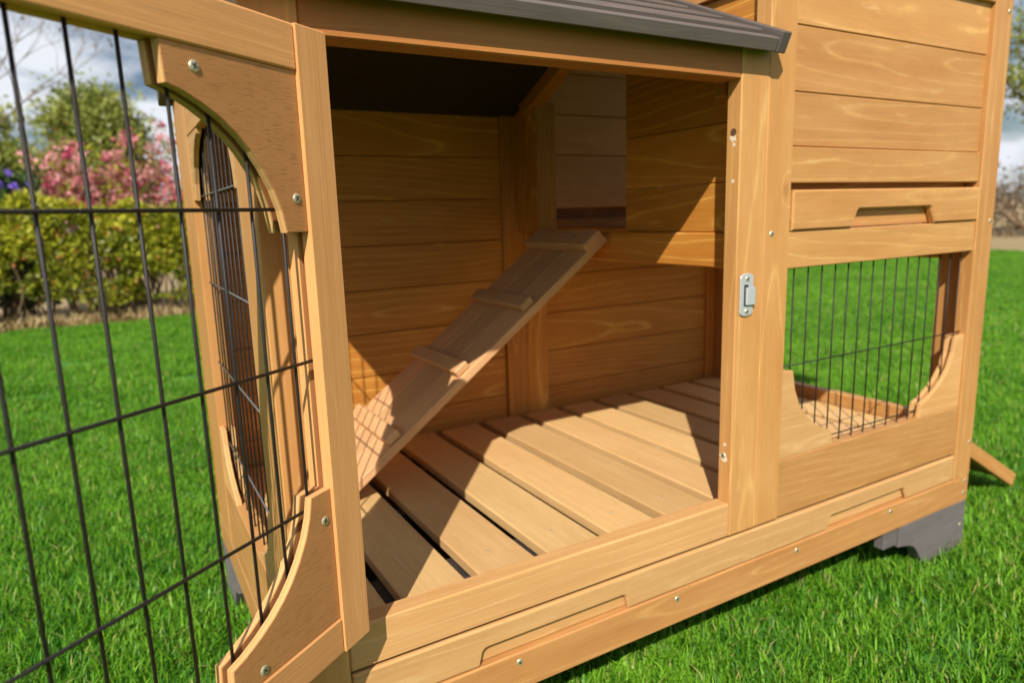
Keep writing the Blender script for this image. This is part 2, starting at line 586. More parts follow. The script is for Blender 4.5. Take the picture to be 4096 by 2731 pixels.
def soil_mat():
    g = NT("lawn_soil")
    tc = g.new("ShaderNodeTexCoord")
    b = g.noise(tc.outputs["Object"], 60.0, 4.0, 0.65)
    c = g.mix(b, (0.025, 0.11, 0.008), (0.06, 0.20, 0.016))
    g.link(c, g.bsdf.inputs["Base Color"])
    g.bsdf.inputs["Roughness"].default_value = 0.95
    return g.mat


me = bpy.data.meshes.new("ground")
n = 48
vs, fs = [(0, 0, GZ - 0.012)], []
rads = [3, 9, 20, 60, 180, 420]
for r in rads:
    for i in range(n):
        t = 2 * math.pi * i / n
        vs.append((r * math.cos(t), r * math.sin(t), GZ - 0.012))
for i in range(n):
    fs.append((0, 1 + i, 1 + (i + 1) % n))
for k in range(len(rads) - 1):
    for i in range(n):
        a, b = 1 + k * n + i, 1 + k * n + (i + 1) % n
        fs.append((a, a + n, b + n, b))
me.from_pydata(vs, [], fs)
structure("ground", me, ground_mat())

me = bpy.data.meshes.new("lawn")
x0, y0, x1, y1 = LAWN
NX, NY = 60, 40
vs = []
for j in range(NY + 1):
    for i in range(NX + 1):
        x = x0 + (x1 - x0) * i / NX
        y = y0 + (y1 - y0) * j / NY
        if j == NY:
            y += 0.07 * math.sin(x * 3.1) + 0.04 * math.sin(x * 7.7)
        if i == NX:
            x += 0.10 * math.sin(y * 2.3) + 0.05 * math.sin(y * 6.1)
        vs.append((x, y, GZ))
fs = [(j * (NX + 1) + i, j * (NX + 1) + i + 1, (j + 1) * (NX + 1) + i + 1, (j + 1) * (NX + 1) + i) for j in range(NY) for i in range(NX)]
me.from_pydata(vs, [], fs)
structure("lawn", me, soil_mat())

# ================================================================== rabbit hutch
ZSB, ZDB, ZBB = -0.0435, -0.0895, -0.1335
X1, X2, X3, X4, XL = 0.0452, 0.0907, 0.5205, 0.5676, -0.526
YI, YB = 0.547, 0.567
ZW, ZT = 0.2836, 0.3288
TOP = 0.80
hutch = empty("rabbit_hutch", (0.02, 0.28, GZ), "honey-coloured wooden rabbit hutch with its wire door swung open and a grey roof", "rabbit hutch")

# --- posts of the frame
board("post", (0.0, 0.0, ZSB), (X1 - 0.0003, 0.0205, 0.533), hutch, HONEY, 'z')
board("post", (X1 + 0.0003, 0.0005, ZSB), (X2, 0.0222, TOP), hutch, HONEY, 'z')
board("post", (X3, 0.0, ZDB + 0.0005), (X4, 0.022, TOP), hutch, HONEY, 'z')
board("post", (XL, 0.0, ZDB + 0.0005), (-0.4825, 0.022, 0.532), hutch, HONEY, 'z')
for x0_, x1_, zt in ((XL, -0.4825, 0.53), (0.0, X1 - 0.0003, 0.555), (X1 + 0.0003, X2, TOP), (X3, X4, TOP)):
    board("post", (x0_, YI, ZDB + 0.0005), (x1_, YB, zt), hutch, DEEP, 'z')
# side faces of the corner posts
board("post", (XL, 0.0223, ZDB + 0.0005), (XL + 0.021, 0.080, 0.536), hutch, HONEY, 'z')
board("post", (XL, 0.435, ZDB + 0.0005), (XL + 0.021, YI - 0.0003, 0.53), hutch, HONEY, 'z')
board("post", (X4 - 0.022, 0.0223, ZDB + 0.0005), (X4, 0.066, TOP), hutch, HONEY, 'z')
board("post", (X4 - 0.022, 0.49, ZDB + 0.0005), (X4, YI - 0.0003, TOP), hutch, HONEY, 'z')
# --- front frame
board("header_beam", (-0.482, 0.0003, 0.5), (-0.0004, 0.030, 0.533), hutch, SHADEW, 'x')
board("front_sill", (-0.482, 0.0004, ZSB), (-0.0004, 0.0222, 0.0), hutch, SILLW, 'x', 0.0016)
board("base_rail", (XL, 0.0, ZBB), (X4, 0.022, ZDB), hutch, HONEY, 'x', 0.0016)
board("base_rail", (XL, YB - 0.022, ZBB), (X4, YB, ZDB), hutch, HONEY, 'x')
board("base_rail", (XL, 0.0225, ZBB), (XL + 0.022, YB - 0.0225, ZDB), hutch, HONEY, 'y')
board("base_rail", (X4 - 0.022, 0.0225, ZBB), (X4, YB - 0.0225, ZDB), hutch, HONEY, 'y')
for p in ((-0.3067, 0, -0.1), (-0.0859, 0, -0.1008), (0.1323, 0, -0.1004), (0.348, 0, -0.0991), (0.5564, 0, -0.097), (0.5545, 0, -0.1181),
          (0.5585, 0, -0.0305), (0.5575, 0, 0.6308), (0.5584, 0, 0.3278), (0.0588, 0.0005, 0.3278)):
    screw(p, (0, -1, 0), hutch)
# screw holes and one screw in the reveal of the door post
for y, z, r in ((0.0099, 0.4439, 0.0042),):
    disc("screw_hole", (0, y, z - 0.006), (-1, 0, 0), 0.0045, hutch, RAWW, 0.0002, 0.35)
    disc("screw_hole", (0, y, z), (-1, 0, 0), r, hutch, HOLE, 0.0005)
for y, z in ((0.0087, 0.4301), (0.0091, 0.3897), (0.0105, 0.0734)):
    disc("screw_hole", (0, y, z), (-1, 0, 0), 0.0020, hutch, RAWW, 0.0003, 0.2)
disc("screw_hole", (0, 0.0122, 0.0575), (-1, 0, 0), 0.0058, hutch, RAWW, 0.0001, 0.3)
screw((0, 0.0126, 0.0589), (-1, 0, 0), hutch)

# --- floor: dark bearers and slats
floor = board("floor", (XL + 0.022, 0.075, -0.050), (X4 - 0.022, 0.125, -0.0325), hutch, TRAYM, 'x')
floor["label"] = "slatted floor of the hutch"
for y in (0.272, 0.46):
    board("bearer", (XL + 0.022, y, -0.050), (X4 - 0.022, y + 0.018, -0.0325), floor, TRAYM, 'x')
for k in range(-2, 10):
    xa = -0.3246 + 0.0879 * k
    board("floor_slat", (xa, 0.0230, -0.0320), (min(xa + 0.0712, X4 - 0.0225), 0.536, -0.018 + random.uniform(-0.0006, 0.0006)), floor, SLATW, 'y', 0.0016, jig=0.0015)
for k in range(-2, 10):
    for dx, y in ((0.018, 0.036), (0.052, 0.034), (0.034, 0.090)):
        screw((-0.3246 + 0.0879 * k + dx + random.uniform(-.004, .004), y + random.uniform(-.003, .003), -0.0178), (0, 0, 1), floor, me=NAIL)
# --- trays
tray_poly = [(-0.4812, -0.0888), (-0.4812, -0.0474), (0.5195, -0.0474), (0.5195, -0.0888)]


def notch(xa, xb, zb, zt, s=0.010, r=0.006):
    """handle cut-out from right to left along a bottom edge, with rounded upper corners"""
    pts = [(xb, zb)]
    for t in (0, 30, 60, 90):
        a = math.radians(t)
        pts.append((xb - s - r + r * math.cos(a), zt - r + r * math.sin(a)))
    for t in (90, 120, 150, 180):
        a = math.radians(t)
        pts.append((xa + s + r + r * math.cos(a), zt - r + r * math.sin(a)))
    pts.append((xa, zb))
    return pts


tray_poly += notch(0.1964, 0.3897, -0.0888, -0.0700, 0.006) + notch(-0.3515, -0.1595, -0.0888, -0.0708, 0.003)
tray = prism("tray", tray_poly, 0.0008, 0.0078, hutch, (PALE, PALE), bev=0.0022)
board("tray_back", (-0.4805, 0.0080, -0.0886), (0.5188, 0.0166, -0.0482), tray, PALE, 'x')
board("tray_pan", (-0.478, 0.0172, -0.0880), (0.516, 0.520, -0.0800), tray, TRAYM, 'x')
board("tray_lip", (-0.478, 0.0172, -0.0798), (0.516, 0.0240, -0.0600), tray, PALE, 'x')
tray_up = prism("tray", [(0.0940, 0.3299), (0.0940, 0.3790), (0.5190, 0.3790), (0.5190, 0.3299)] + notch(0.2106, 0.4040, 0.3299, 0.3532, 0.010), -0.0010, 0.0100, hutch, (HONEY, HONEY), bev=0.0022)
board("tray_back", (0.0946, 0.0102, 0.3301), (0.5184, 0.0142, 0.3782), tray_up, HONEY, 'x')
board("tray_lip", (0.0945, 0.0146, 0.3299), (0.5185, 0.0200, 0.3640), tray_up, HONEY, 'x')
board("tray_pan", (0.0920, 0.0230, 0.3300), (0.5185, 0.520, 0.3345), tray_up, DEEP, 'x')
board("tray_lip", (0.0920, 0.520, 0.3300), (0.5185, 0.530, 0.3480), tray_up, DEEP, 'x')

# --- back wall
zj = [-0.0880, -0.0522, 0.0213, 0.0948, 0.1687, 0.2424, 0.3159, 0.3894, 0.4616, 0.5440]
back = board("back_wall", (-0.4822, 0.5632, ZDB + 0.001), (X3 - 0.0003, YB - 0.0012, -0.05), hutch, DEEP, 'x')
board("wall_light_seal", (X2 + 0.0003, 0.5628, -0.0495), (X3 - 0.0003, 0.5650, 0.3428), back, DEEP, 'x', 0.0)  # backing sheets added to keep light out of the board seams
board("wall_light_seal", (-0.4820, 0.5628, -0.0495), (X2, 0.5650, 0.5430), back, DEEP, 'x', 0.0)
board("wall_light_seal", (X2 + 0.0003, 0.5563, 0.3704), (X3 - 0.0003, 0.5590, TOP - 0.001), back, DEEP, 'x', 0.0)
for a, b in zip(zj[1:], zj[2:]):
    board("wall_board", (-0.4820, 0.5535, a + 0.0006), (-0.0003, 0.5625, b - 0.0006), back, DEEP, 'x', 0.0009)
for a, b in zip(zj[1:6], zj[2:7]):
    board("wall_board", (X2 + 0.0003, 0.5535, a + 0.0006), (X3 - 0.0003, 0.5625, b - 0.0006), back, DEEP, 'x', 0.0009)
board("wall_rail", (X2 + 0.0003, 0.5480, 0.3165), (X3 - 0.0003, 0.5626, 0.3430), back, DEEP, 'x')
board("wall_board", (X2 + 0.0003, 0.5653, 0.3434), (X3 - 0.0003, 0.5668, 0.3700), back, GROOVE, 'x')  # dark strip in place of shade in the slot over the tray lip
zu = [0.3690, 0.3945, 0.4680, 0.5415, 0.6150, 0.6885, 0.7620, TOP]
for a, b in zip(zu, zu[1:]):
    if a == 0.3690:
        continue
    lo = 0.3690 if abs(a - 0.3945) < 1e-6 else a
    board("wall_board", (X2 + 0.0003, 0.5475, lo + 0.0006), (X3 - 0.0003, 0.5560, b - 0.0006), back, BRIGHTB, 'x', 0.0009)

# --- inner side wall of the tower with the doorway
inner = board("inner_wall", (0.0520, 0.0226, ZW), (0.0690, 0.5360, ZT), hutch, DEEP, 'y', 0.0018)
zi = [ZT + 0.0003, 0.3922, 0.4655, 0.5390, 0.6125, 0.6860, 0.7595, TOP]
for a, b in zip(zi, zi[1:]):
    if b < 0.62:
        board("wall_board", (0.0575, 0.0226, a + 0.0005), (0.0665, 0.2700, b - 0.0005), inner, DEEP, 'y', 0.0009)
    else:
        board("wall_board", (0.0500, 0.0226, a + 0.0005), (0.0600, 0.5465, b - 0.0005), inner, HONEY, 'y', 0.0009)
prism("gable_board", [(0.385, 0.6120), (0.5462, 0.6120), (0.5462, 0.5445)], 0.0510, 0.0590, inner, (DEEP, DEEP), order='yzx', grain='y', bev=0.0)  # added filler that shuts out sun above the low roof
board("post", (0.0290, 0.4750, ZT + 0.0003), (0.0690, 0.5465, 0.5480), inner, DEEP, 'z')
board("block", (0.0480, 0.0680, 0.4950), (0.0570, 0.0870, 0.5330), inner, HONEY, 'z')
# --- tower front: recessed boards, rails
panel = board("front_panel", (X2 + 0.0003, 0.0160, 0.3870), (X3 - 0.0003, 0.0215, 0.3990), hutch, HONEY, 'x')
zp = [0.3866, 0.4302, 0.4936, 0.5683, 0.6430, 0.7177, TOP]
for a, b in zip(zp, zp[1:]):
    yy = 0.0075 + random.uniform(-0.0004, 0.0004)
    if a == 0.3866:
        yy = 0.0035
    board("wall_board", (X2 + 0.0003, yy, a + 0.0005), (X3 - 0.0003, 0.0158, b - 0.0005), panel, HONEY, 'x', 0.0009)
board("panel_light_seal", (X2 + 0.0003, 0.0160, 0.3995), (X3 - 0.0003, 0.0185, TOP - 0.001), panel, DEEP, 'x', 0.0)  # added backing that blocks light at the panel's board joints
board("gap_light_block", (X2 + 0.0003, 0.0226, 0.3700), (X3 - 0.0003, 0.0260, 0.4000), panel, DEEP, 'x', 0.0)  # added divider that keeps sky light out of the gap over the tray
board("top_rail", (X2 + 0.0003, 0.0004, 0.6390), (X3 - 0.0003, 0.0072, 0.690), panel, HONEY, 'x')
for a, b in zip(zu, zu[1:]):
    if 0.30 < a - 0.085 < 0.65:      # unseen opening added in the tower's side to let sky light in
        board("wall_board", (X4 - 0.0180, 0.0664, a - 0.085 + 0.0005), (X4 - 0.009, 0.1000, b - 0.085 - 0.0005), panel, HONEY, 'y', 0.0009)
        board("wall_board", (X4 - 0.0180, 0.4600, a - 0.085 + 0.0005), (X4 - 0.009, 0.4896, b - 0.085 - 0.0005), panel, HONEY, 'y', 0.0009)
    else:
        board("wall_board", (X4 - 0.0180, 0.0664, a - 0.085 + 0.0005), (X4 - 0.009, 0.4896, b - 0.085 - 0.0005), panel, HONEY, 'y', 0.0009)
# --- lower window of the tower
win = board("window", (X2 + 0.0003, 0.0022, ZW), (X3 - 0.0003, 0.0220, ZT), hutch, HONEY, 'x')
board("window_rail", (X2 + 0.0003, 0.0026, ZSB), (X3 - 0.0003, 0.0220, 0.0355), win, HONEY, 'x')
BRK = [(X2 + 0.0004, 0.1530), (0.1129, 0.1520), (0.1185, 0.1265), (0.1293, 0.1031), (0.1425, 0.0875), (0.1589, 0.0747), (0.1780, 0.0640), (0.1975, 0.0571), (0.2019, 0.0358), (X2 + 0.0004, 0.0358)]
MIR = [(X2 + X3 - a, b) for a, b in reversed(BRK)]
for pl in (BRK, MIR):
    for ta, tb in ((0.0032, 0.0100), (0.0146, 0.0210)):
        prism("bracket", pl, ta, tb, win, (PALE, PLYE))
for k in range(16):
    x = 0.1182 + 0.0277 * k - 0.0004
    if x < X3 - 0.003:
        wire("wire", (x, 0.0124, 0.022), (x, 0.0124, ZW + 0.004), 0.00095, win)
for z in (0.157, 0.046):
    wire("wire", (X2 - 0.002, 0.0112, z), (X3 + 0.002, 0.0112, z), 0.00095, win)
# --- right end: low rail, doorway and outside ramp
endr = board("end_wall", (X4 - 0.0215, 0.0664, ZDB + 0.0006), (X4 - 0.001, 0.4896, 0.004), hutch, HONEY, 'y')
board("end_rail", (X4 - 0.0215, 0.0664, ZW - 0.015), (X4 - 0.001, 0.4896, ZW + 0.03), endr, HONEY, 'y')
beam_side = beam("ramp_rail", (0.569, 0.0735, -0.014), (0.890, 0.0735, -0.1954), 0.012, 0.026, hutch, HONEY)
oramp = beam("outside_ramp", (0.569, 0.105, -0.010), (0.890, 0.105, -0.1922), 0.05, 0.013, hutch, HONEY)
for k in range(1, 4):
    beam("ramp_board", (0.569, 0.105 + 0.0508 * k, -0.010), (0.890, 0.105 + 0.0508 * k, -0.1922), 0.05, 0.013, oramp, HONEY)
for k in range(5):
    f = 0.12 + 0.19 * k
    px, pz = 0.569 + 0.356 * f, -0.010 - 0.202 * f
    beam("cleat", (px + 0.0058, 0.115, pz + 0.0102), (px + 0.0058, 0.275, pz + 0.0102), 0.022, 0.009, oramp, HONEY, side=(0.87, 0, -0.49))
# --- left end: wire panel
endl = board("end_wall", (XL + 0.0005, 0.0804, ZDB + 0.0006), (XL + 0.0205, 0.4346, 0.004), hutch, HONEY, 'y')
endl["label"] = "wire-mesh end wall with curved corner brackets"
board("end_rail", (XL + 0.0005, 0.0804, 0.470), (XL + 0.0205, 0.4346, 0.536), endl, HONEY, 'y')
EB = [(0.0806, 0.085), (0.100, 0.084), (0.105, 0.064), (0.116, 0.044), (0.133, 0.028), (0.155, 0.017), (0.178, 0.010), (0.180, 0.0042), (0.0806, 0.0042)]
for fy in (0, 1):
    for fz in (0, 1):
        pl = [((0.515 - a) if fy else a, (0.474 - b) if fz else b) for a, b in EB]
        for ta, tb in ((XL + 0.001, XL + 0.0075), (XL + 0.0125, XL + 0.019)):
            prism("bracket", pl, ta, tb, endl, (PALE, PLYE), order='yzx', grain='y')
for k in range(13):
    y = 0.094 + 0.0277 * k
    wire("wire", (XL + 0.0105, y, -0.002), (XL + 0.0105, y, 0.474), 0.0010, endl)
for z in (0.395, 0.284, 0.175, 0.066):
    wire("wire", (XL + 0.0092, 0.078, z), (XL + 0.0092, 0.437, z), 0.0011, endl, WIRE_GREY)
# gable above the wire panel
prism("gable_board", [(0.0, 0.5365), (0.545, 0.5365), (0.2725, 0.660)], XL + 0.002, XL + 0.014, endl, (HONEY, HONEY), order='yzx', grain='y')

# --- low roof: two slopes, lapped boards, fascia and barge boards
SL = 0.457
YR = 0.2725


def zr(y):
    """deck's upper face"""
    return 0.5385 + SL * ((y if y <= YR else 2 * YR - y) + 0.022)


def slope_frame(back_side):
    """matrix: X along the ridge, Y up the slope, Z out of the roof; origin at the front (or rear) eave"""
    c, s = 1 / math.hypot(1, SL), SL / math.hypot(1, SL)
    if not back_side:
        return Matrix(((1, 0, 0, 0), (0, c, -s, -0.022), (0, s, c, 0.5385), (0, 0, 0, 1)))
    return Matrix(((-1, 0, 0, 0), (0, -c, s, 2 * YR + 0.022), (0, s, c, 0.5385), (0, 0, 0, 1)))


SLEN = (YR + 0.022) * math.hypot(1, SL)
FR, BK = slope_frame(False), slope_frame(True)
roof = board("roof", (-0.527, 0.012, -0.0135), (0.0440, SLEN, -0.0090), hutch, FELT, 'x', 0.0, frame=FR)
roof["label"] = "low grey-stained board roof"
board("roof_light_seal", (0.0442, 0.052, -0.0135), (0.0497, SLEN, 0.0020), roof, FELT, 'x', 0.0, frame=FR)  # added strips that stop sun leaking in between roof and tower wall
board("roof_light_seal", (-0.0497, 0.052, -0.0135), (-0.0442, SLEN, 0.0020), roof, FELT, 'x', 0.0, frame=BK)
board("roof_deck", (-0.0440, 0.012, -0.0135), (0.527, SLEN, -0.0090), roof, FELT, 'x', 0.0, frame=BK)
for fr_, sgn in ((FR, 1), (BK, -1)):
    xa, xb = (-0.5265, 0.0150) if sgn == 1 else (-0.0150, 0.5265)
    for k in range(5):
        tilt = Matrix.Translation((0, 0.0112 + 0.0615 * k, 0.0005)) @ Matrix.Rotation(-0.050, 4, 'X')
        board("roof_board", (xa, 0.0, -0.0040), (xb, 0.0548, 0.0068), roof, GREYW, 'x', 0.0018, frame=fr_ @ tilt, jig=0.0006)
    board("fascia", (xa - 0.001, -0.0025, -0.0125), (xb + 0.0148, 0.0105, 0.0022), roof, GREYW, 'x', 0.0012, frame=fr_)
    for xx in ((-0.544, -0.5285), (0.0302, 0.0450)):
        a, b = xx if sgn == 1 else (-xx[1], -xx[0])
        board("barge_board", (a, -0.0035, -0.0130), (b, SLEN - 0.001, 0.0095), roof, GREYW, 'y', 0.0012, frame=fr_)
# rafter at the tower side, under the roof
for fr_, sgn in ((FR, 1), (BK, -1)):
    a, b = (0.0190, 0.0430) if sgn == 1 else (-0.0430, -0.0190)
    board("rafter", (a, 0.052, -0.0355), (b, SLEN - 0.010, -0.0140), roof, DEEP, 'y', frame=fr_)
board("ridge_cap", (-0.545, YR - 0.022, zr(YR) - 0.004), (0.0440, YR + 0.022, zr(YR) + 0.012), roof, GREYW, 'x')
# --- tower roof (above the picture)
troof = board("roof", (X1 - 0.05, -0.06, TOP), (X4 + 0.06, YB + 0.06, TOP + 0.012), hutch, FELT, 'x', 0.0)
troof["label"] = "upper grey-stained board roof"
for k in range(8):
    board("roof_board", (X1 - 0.05, -0.060 + 0.0865 * k, TOP + 0.0125), (X4 + 0.06, 0.0255 + 0.0865 * k, TOP + 0.0225), troof, GREYW, 'x')

# --- feet
FT = [(0.0, 0.0), (0.0, -0.0335), (0.010, -0.0350), (0.030, -0.0390), (0.045, -0.0460), (0.056, -0.0580), (0.064, -0.0700), (0.074, -0.0830), (0.1890, -0.0830), (0.1890, 0.0)]
for right in (0, 1):
    for rear in (0, 1):
        pl = [((X4 - 0.189 + a) if right else (XL + 0.189 - a), ZBB - 0.0004 + b) for a, b in FT]
        ta, tb = (0.001, 0.020) if not rear else (YB - 0.020, YB - 0.001)
        ft = prism("foot", pl, ta, tb, hutch, (FOOTW, FOOTW), bev=0.001)
        ya, yb = (0.0205, 0.13) if not rear else (YB - 0.13, YB - 0.0205)
        xa, xb = (X4 - 0.020, X4 - 0.001) if right else (XL + 0.001, XL + 0.020)
        fl = [(0.0205, 0.0), (0.0205, -0.083), (0.074, -0.083), (0.084, -0.070), (0.10, -0.048), (0.125, -0.036), (0.135, -0.033), (0.135, 0.0)]
        fl = [((YB - a) if rear else a, ZBB - 0.0004 + b) for a, b in fl]
        prism("foot_side", fl, xa, xb, ft, (FOOTW, FOOTW), order='yzx', grain='y', bev=0.001)
        # set-back block behind the curve
        if not rear:
            bx = (X4 - 0.225, X4 - 0.19) if right else (XL + 0.19, XL + 0.225)
            board("foot_block", (bx[0], 0.004, ZBB - 0.030), (bx[1], 0.020, ZBB - 0.0004), ft, FOOTW, 'x')
screw((0.5547, 0.001, -0.1748), (0, -1, 0), hutch, me=SCREW_SMALL)

# --- latch plate on the post
lp = []
for i in range(9):
    t = math.pi * i / 8
    lp.append((0.0163 + 0.0111 * math.cos(t), 0.2790 + 0.0048 * math.sin(t)))
for i in range(9):
    t = math.pi + math.pi * i / 8
    lp.append((0.0163 + 0.0111 * math.cos(t), 0.2376 + 0.0048 * math.sin(t)))
latch = prism("latch_plate", lp, -0.0022, -0.0002, hutch, (ZINC, ZINC), bev=0.0006)
latch["label"] = "zinc latch plate on the door post"
board("latch_slot", (0.0112, -0.0025, 0.2450), (0.0180, -0.0023, 0.2705), latch, SLOT, 'z', 0.0)
hk = [(0.0136, -0.0024), (0.0136, -0.0036), (0.0148, -0.0050), (0.0264, -0.0056), (0.0282, -0.0050), (0.0286, -0.0034), (0.0272, -0.0034), (0.0264, -0.0042), (0.0160, -0.0037), (0.0156, -0.0024)]
prism("latch_tongue", hk, 0.2465, 0.2672, latch, (ZINC, ZINC), order='xyz', bev=0.0003)
for z in (0.2775, 0.2390):
    o = screw((0.0163, -0.0024, z), (0, -1, 0), latch, me=SCREW_SMALL)

# --- ramp inside
RX0, RZ0, RX1, RZ1 = 0.040, 0.3245, -0.412, -0.0125
rd = (Vector((RX1, 0, RZ1)) - Vector((RX0, 0, RZ0))).normalized()
rn = Vector((-rd.z, 0, rd.x))
if rn.z < 0:
    rn = -rn
RT = 0.012
ramp = None
for k in range(3):
    ya = 0.3005 + k * 0.0583
    ca = Vector((RX0, ya + 0.029, RZ0)) - rn * RT / 2
    cb = Vector((RX1, ya + 0.029, RZ1)) - rn * RT / 2
    o = beam("ramp" if k == 0 else "ramp_board", ca, cb, 0.0572, RT, ramp or hutch, RAMPW, bev=0.0008)
    if k == 0:
        ramp = o
        ramp["label"] = "wooden ramp with cross cleats leading up to the inner doorway"
for f in (0.300, 0.548, 0.790):
    c = Vector((RX0, 0, RZ0)) + rd * (Vector((RX1 - RX0, 0, RZ1 - RZ0)).length * f) + rn * 0.0060
    beam("cleat", c + Vector((0, 0.306, 0)), c + Vector((0, 0.474, 0)), 0.024, 0.0118, ramp, RAMPW, side=rd, bev=0.002)
c = Vector((0.0225, 0, 0.3112)) + rn * 0.0068
beam("cleat", c + Vector((0, 0.2985, 0)), c + Vector((0, 0.477, 0)), 0.038, 0.014, ramp, RAMPW, side=rd, bev=0.002)
for y in (0.345, 0.455):
    screw(c + Vector((0, y, 0)) + rn * 0.0066, rn, ramp)

# ------------------------------------------------------------------ the open wire door
DA = math.radians(34.99)
door = empty("door", (-0.47147, -0.03, 0.0), parent=hutch, rotz=DA)
door["label"] = "open wire-mesh door with curved corner brackets"
DF = WM[door]
Z0, Z1, ZTR, ZBR = 0.0111, 0.4952, 0.4637, 0.0418
DWID = 0.462
prof = [(0, 0), (-0.0312, 0), (-0.0312, 0.0095), (-0.0215, 0.0095), (-0.0215, 0.0145), (-0.0312, 0.0145), (-0.0312, 0.0236), (0, 0.0236)]
for mirror in (0, 1):
    pl = [((-DWID - a) if mirror else a, b) for a, b in prof]
    prism("stile", pl, Z0, Z1, door, (REED, REED), frame=DF, order='xyz', grain='z', bev=0.0008)
    gx = -0.0220 if not mirror else -DWID + 0.0220
    board("stile_groove", (gx - 0.0022, 0.0098, Z0 + 0.03), (gx + 0.0022, 0.0142, Z1 - 0.03), door, GROOVE, 'z', 0.0, frame=DF)
for za, zb in ((ZTR, Z1 - 0.0004), (Z0 + 0.0004, ZBR)):
    board("door_rail", (-DWID + 0.0314, 0.0016, za), (-0.0314, 0.0098, zb), door, REED, 'x', 0.0012, frame=DF)
    board("door_rail", (-DWID + 0.0314, 0.0142, za), (-0.0314, 0.0222, zb), door, REED, 'x', 0.0012, frame=DF)
TB = [(0.1411, 0.4634), (0.1397, 0.4398), (0.1279, 0.4367), (0.1139, 0.4309), (0.1004, 0.4235), (0.0886, 0.4149), (0.0791, 0.4057), (0.0706, 0.3949), (0.0621, 0.3815), (0.0563, 0.3675), (0.0528, 0.3520), (0.0315, 0.3520), (0.0315, 0.4634)]
for mx in (0, 1):
    for mz in (0, 1):
        pl = [(-(DWID - a) if mx else -a, (0.5055 - b) if mz else b) for a, b in TB]
        for ta, tb in ((0.0031, 0.0097), (0.0143, 0.0208)):
            prism("bracket", pl, ta, tb, door, (PLY, PLYE), frame=DF, bev=0.0005)
for u, z in ((0.1185, 0.452), (0.041, 0.3758), (0.1141, 0.050), (0.0403, 0.130)):
    screw((-u, 0.0030, z), (0, -1, 0), door, frame=DF)
for k in range(15):
    u = 0.0470 + 0.02815 * k
    if u < DWID - 0.032:
        wire("wire", (-u, 0.0126, ZBR - 0.012), (-u, 0.0126, ZTR + 0.012), 0.0012, door, frame=DF)
for z in (0.3683, 0.2550, 0.1421):
    wire("wire", (-DWID + 0.024, 0.0106, z), (-0.0245, 0.0106, z), 0.0013, door, frame=DF)

bm = bmesh.new()
bmesh.ops.create_icosphere(bm, subdivisions=1, radius=0.0019)
for v in bm.verts:
    v.co.z *= 0.8
WELD = bpy.data.meshes.new("weld")
bm.to_mesh(WELD)
bm.free()
WELD.polygons.foreach_set("use_smooth", [True] * len(WELD.polygons))
WELD.materials.append(WIRE)
for k in range(14):
    u = 0.0470 + 0.02815 * k
    if u < DWID - 0.032:
        for z in (0.3683, 0.2550, 0.1421):
            o = bpy.data.objects.new("weld", WELD)
            COL.objects.link(o)
            place(o, door, DF @ Matrix.Translation((-u, 0.0116, z)))

# ================================================================== plants
def leaf_mat(name, c0, c1, rough=0.45, trans=0.35, spec=0.4):
    """foliage: each leaf's own shade between two colours is stored on the leaf"""
    g = NT(name)
    at = g.new("ShaderNodeAttribute", attribute_name="tint")
    col = g.mix(at.outputs["Fac"], c0, c1)
    g.link(col, g.bsdf.inputs["Base Color"])
    g.bsdf.inputs["Roughness"].default_value = rough
    g.bsdf.inputs["Specular IOR Level"].default_value = spec
    tr = g.new("ShaderNodeBsdfTranslucent")
    g.link(col, tr.inputs["Color"])
    mx = g.new("ShaderNodeMixShader")
    mx.inputs[0].default_value = trans
    g.link(g.bsdf.outputs[0], mx.inputs[1])
    g.link(tr.outputs[0], mx.inputs[2])
    g.link(mx.outputs[0], g.out.inputs["Surface"])
    return g.mat


def leaves_mesh(name, P, size, rng_, aspect=0.5, up=0.35, tint=None, spread=0.35):
    """one four-cornered folded leaf at every point"""
    n = len(P)
    d = rng_.normal(size=(n, 3))
    d[:, 2] += up
    d /= np.linalg.norm(d, axis=1)[:, None]
    s = np.cross(d, rng_.normal(size=(n, 3)))
    s /= np.linalg.norm(s, axis=1)[:, None] + 1e-9
    nn = np.cross(d, s)
    L = (size * rng_.uniform(1 - spread, 1 + spread, n))[:, None]
    V = np.empty((n, 4, 3))
    V[:, 0] = P
    V[:, 1] = P + d * L * 0.5 + s * L * aspect * 0.5 + nn * L * 0.10
    V[:, 2] = P + d * L
    V[:, 3] = P + d * L * 0.5 - s * L * aspect * 0.5 + nn * L * 0.10
    me = bpy.data.meshes.new(name)
    me.vertices.add(4 * n)
    me.vertices.foreach_set("co", V.reshape(-1))
    me.loops.add(4 * n)
    me.loops.foreach_set("vertex_index", np.arange(4 * n, dtype=np.int32))
    me.polygons.add(n)
    me.polygons.foreach_set("loop_start", np.arange(0, 4 * n, 4, dtype=np.int32))
    me.polygons.foreach_set("loop_total", np.full(n, 4, dtype=np.int32))
    me.update()
    t = rng_.uniform(0, 1, n) if tint is None else tint
    a = me.attributes.new("tint", 'FLOAT', 'POINT')
    a.data.foreach_set("value", np.repeat(t, 4).astype(np.float32))
    return me


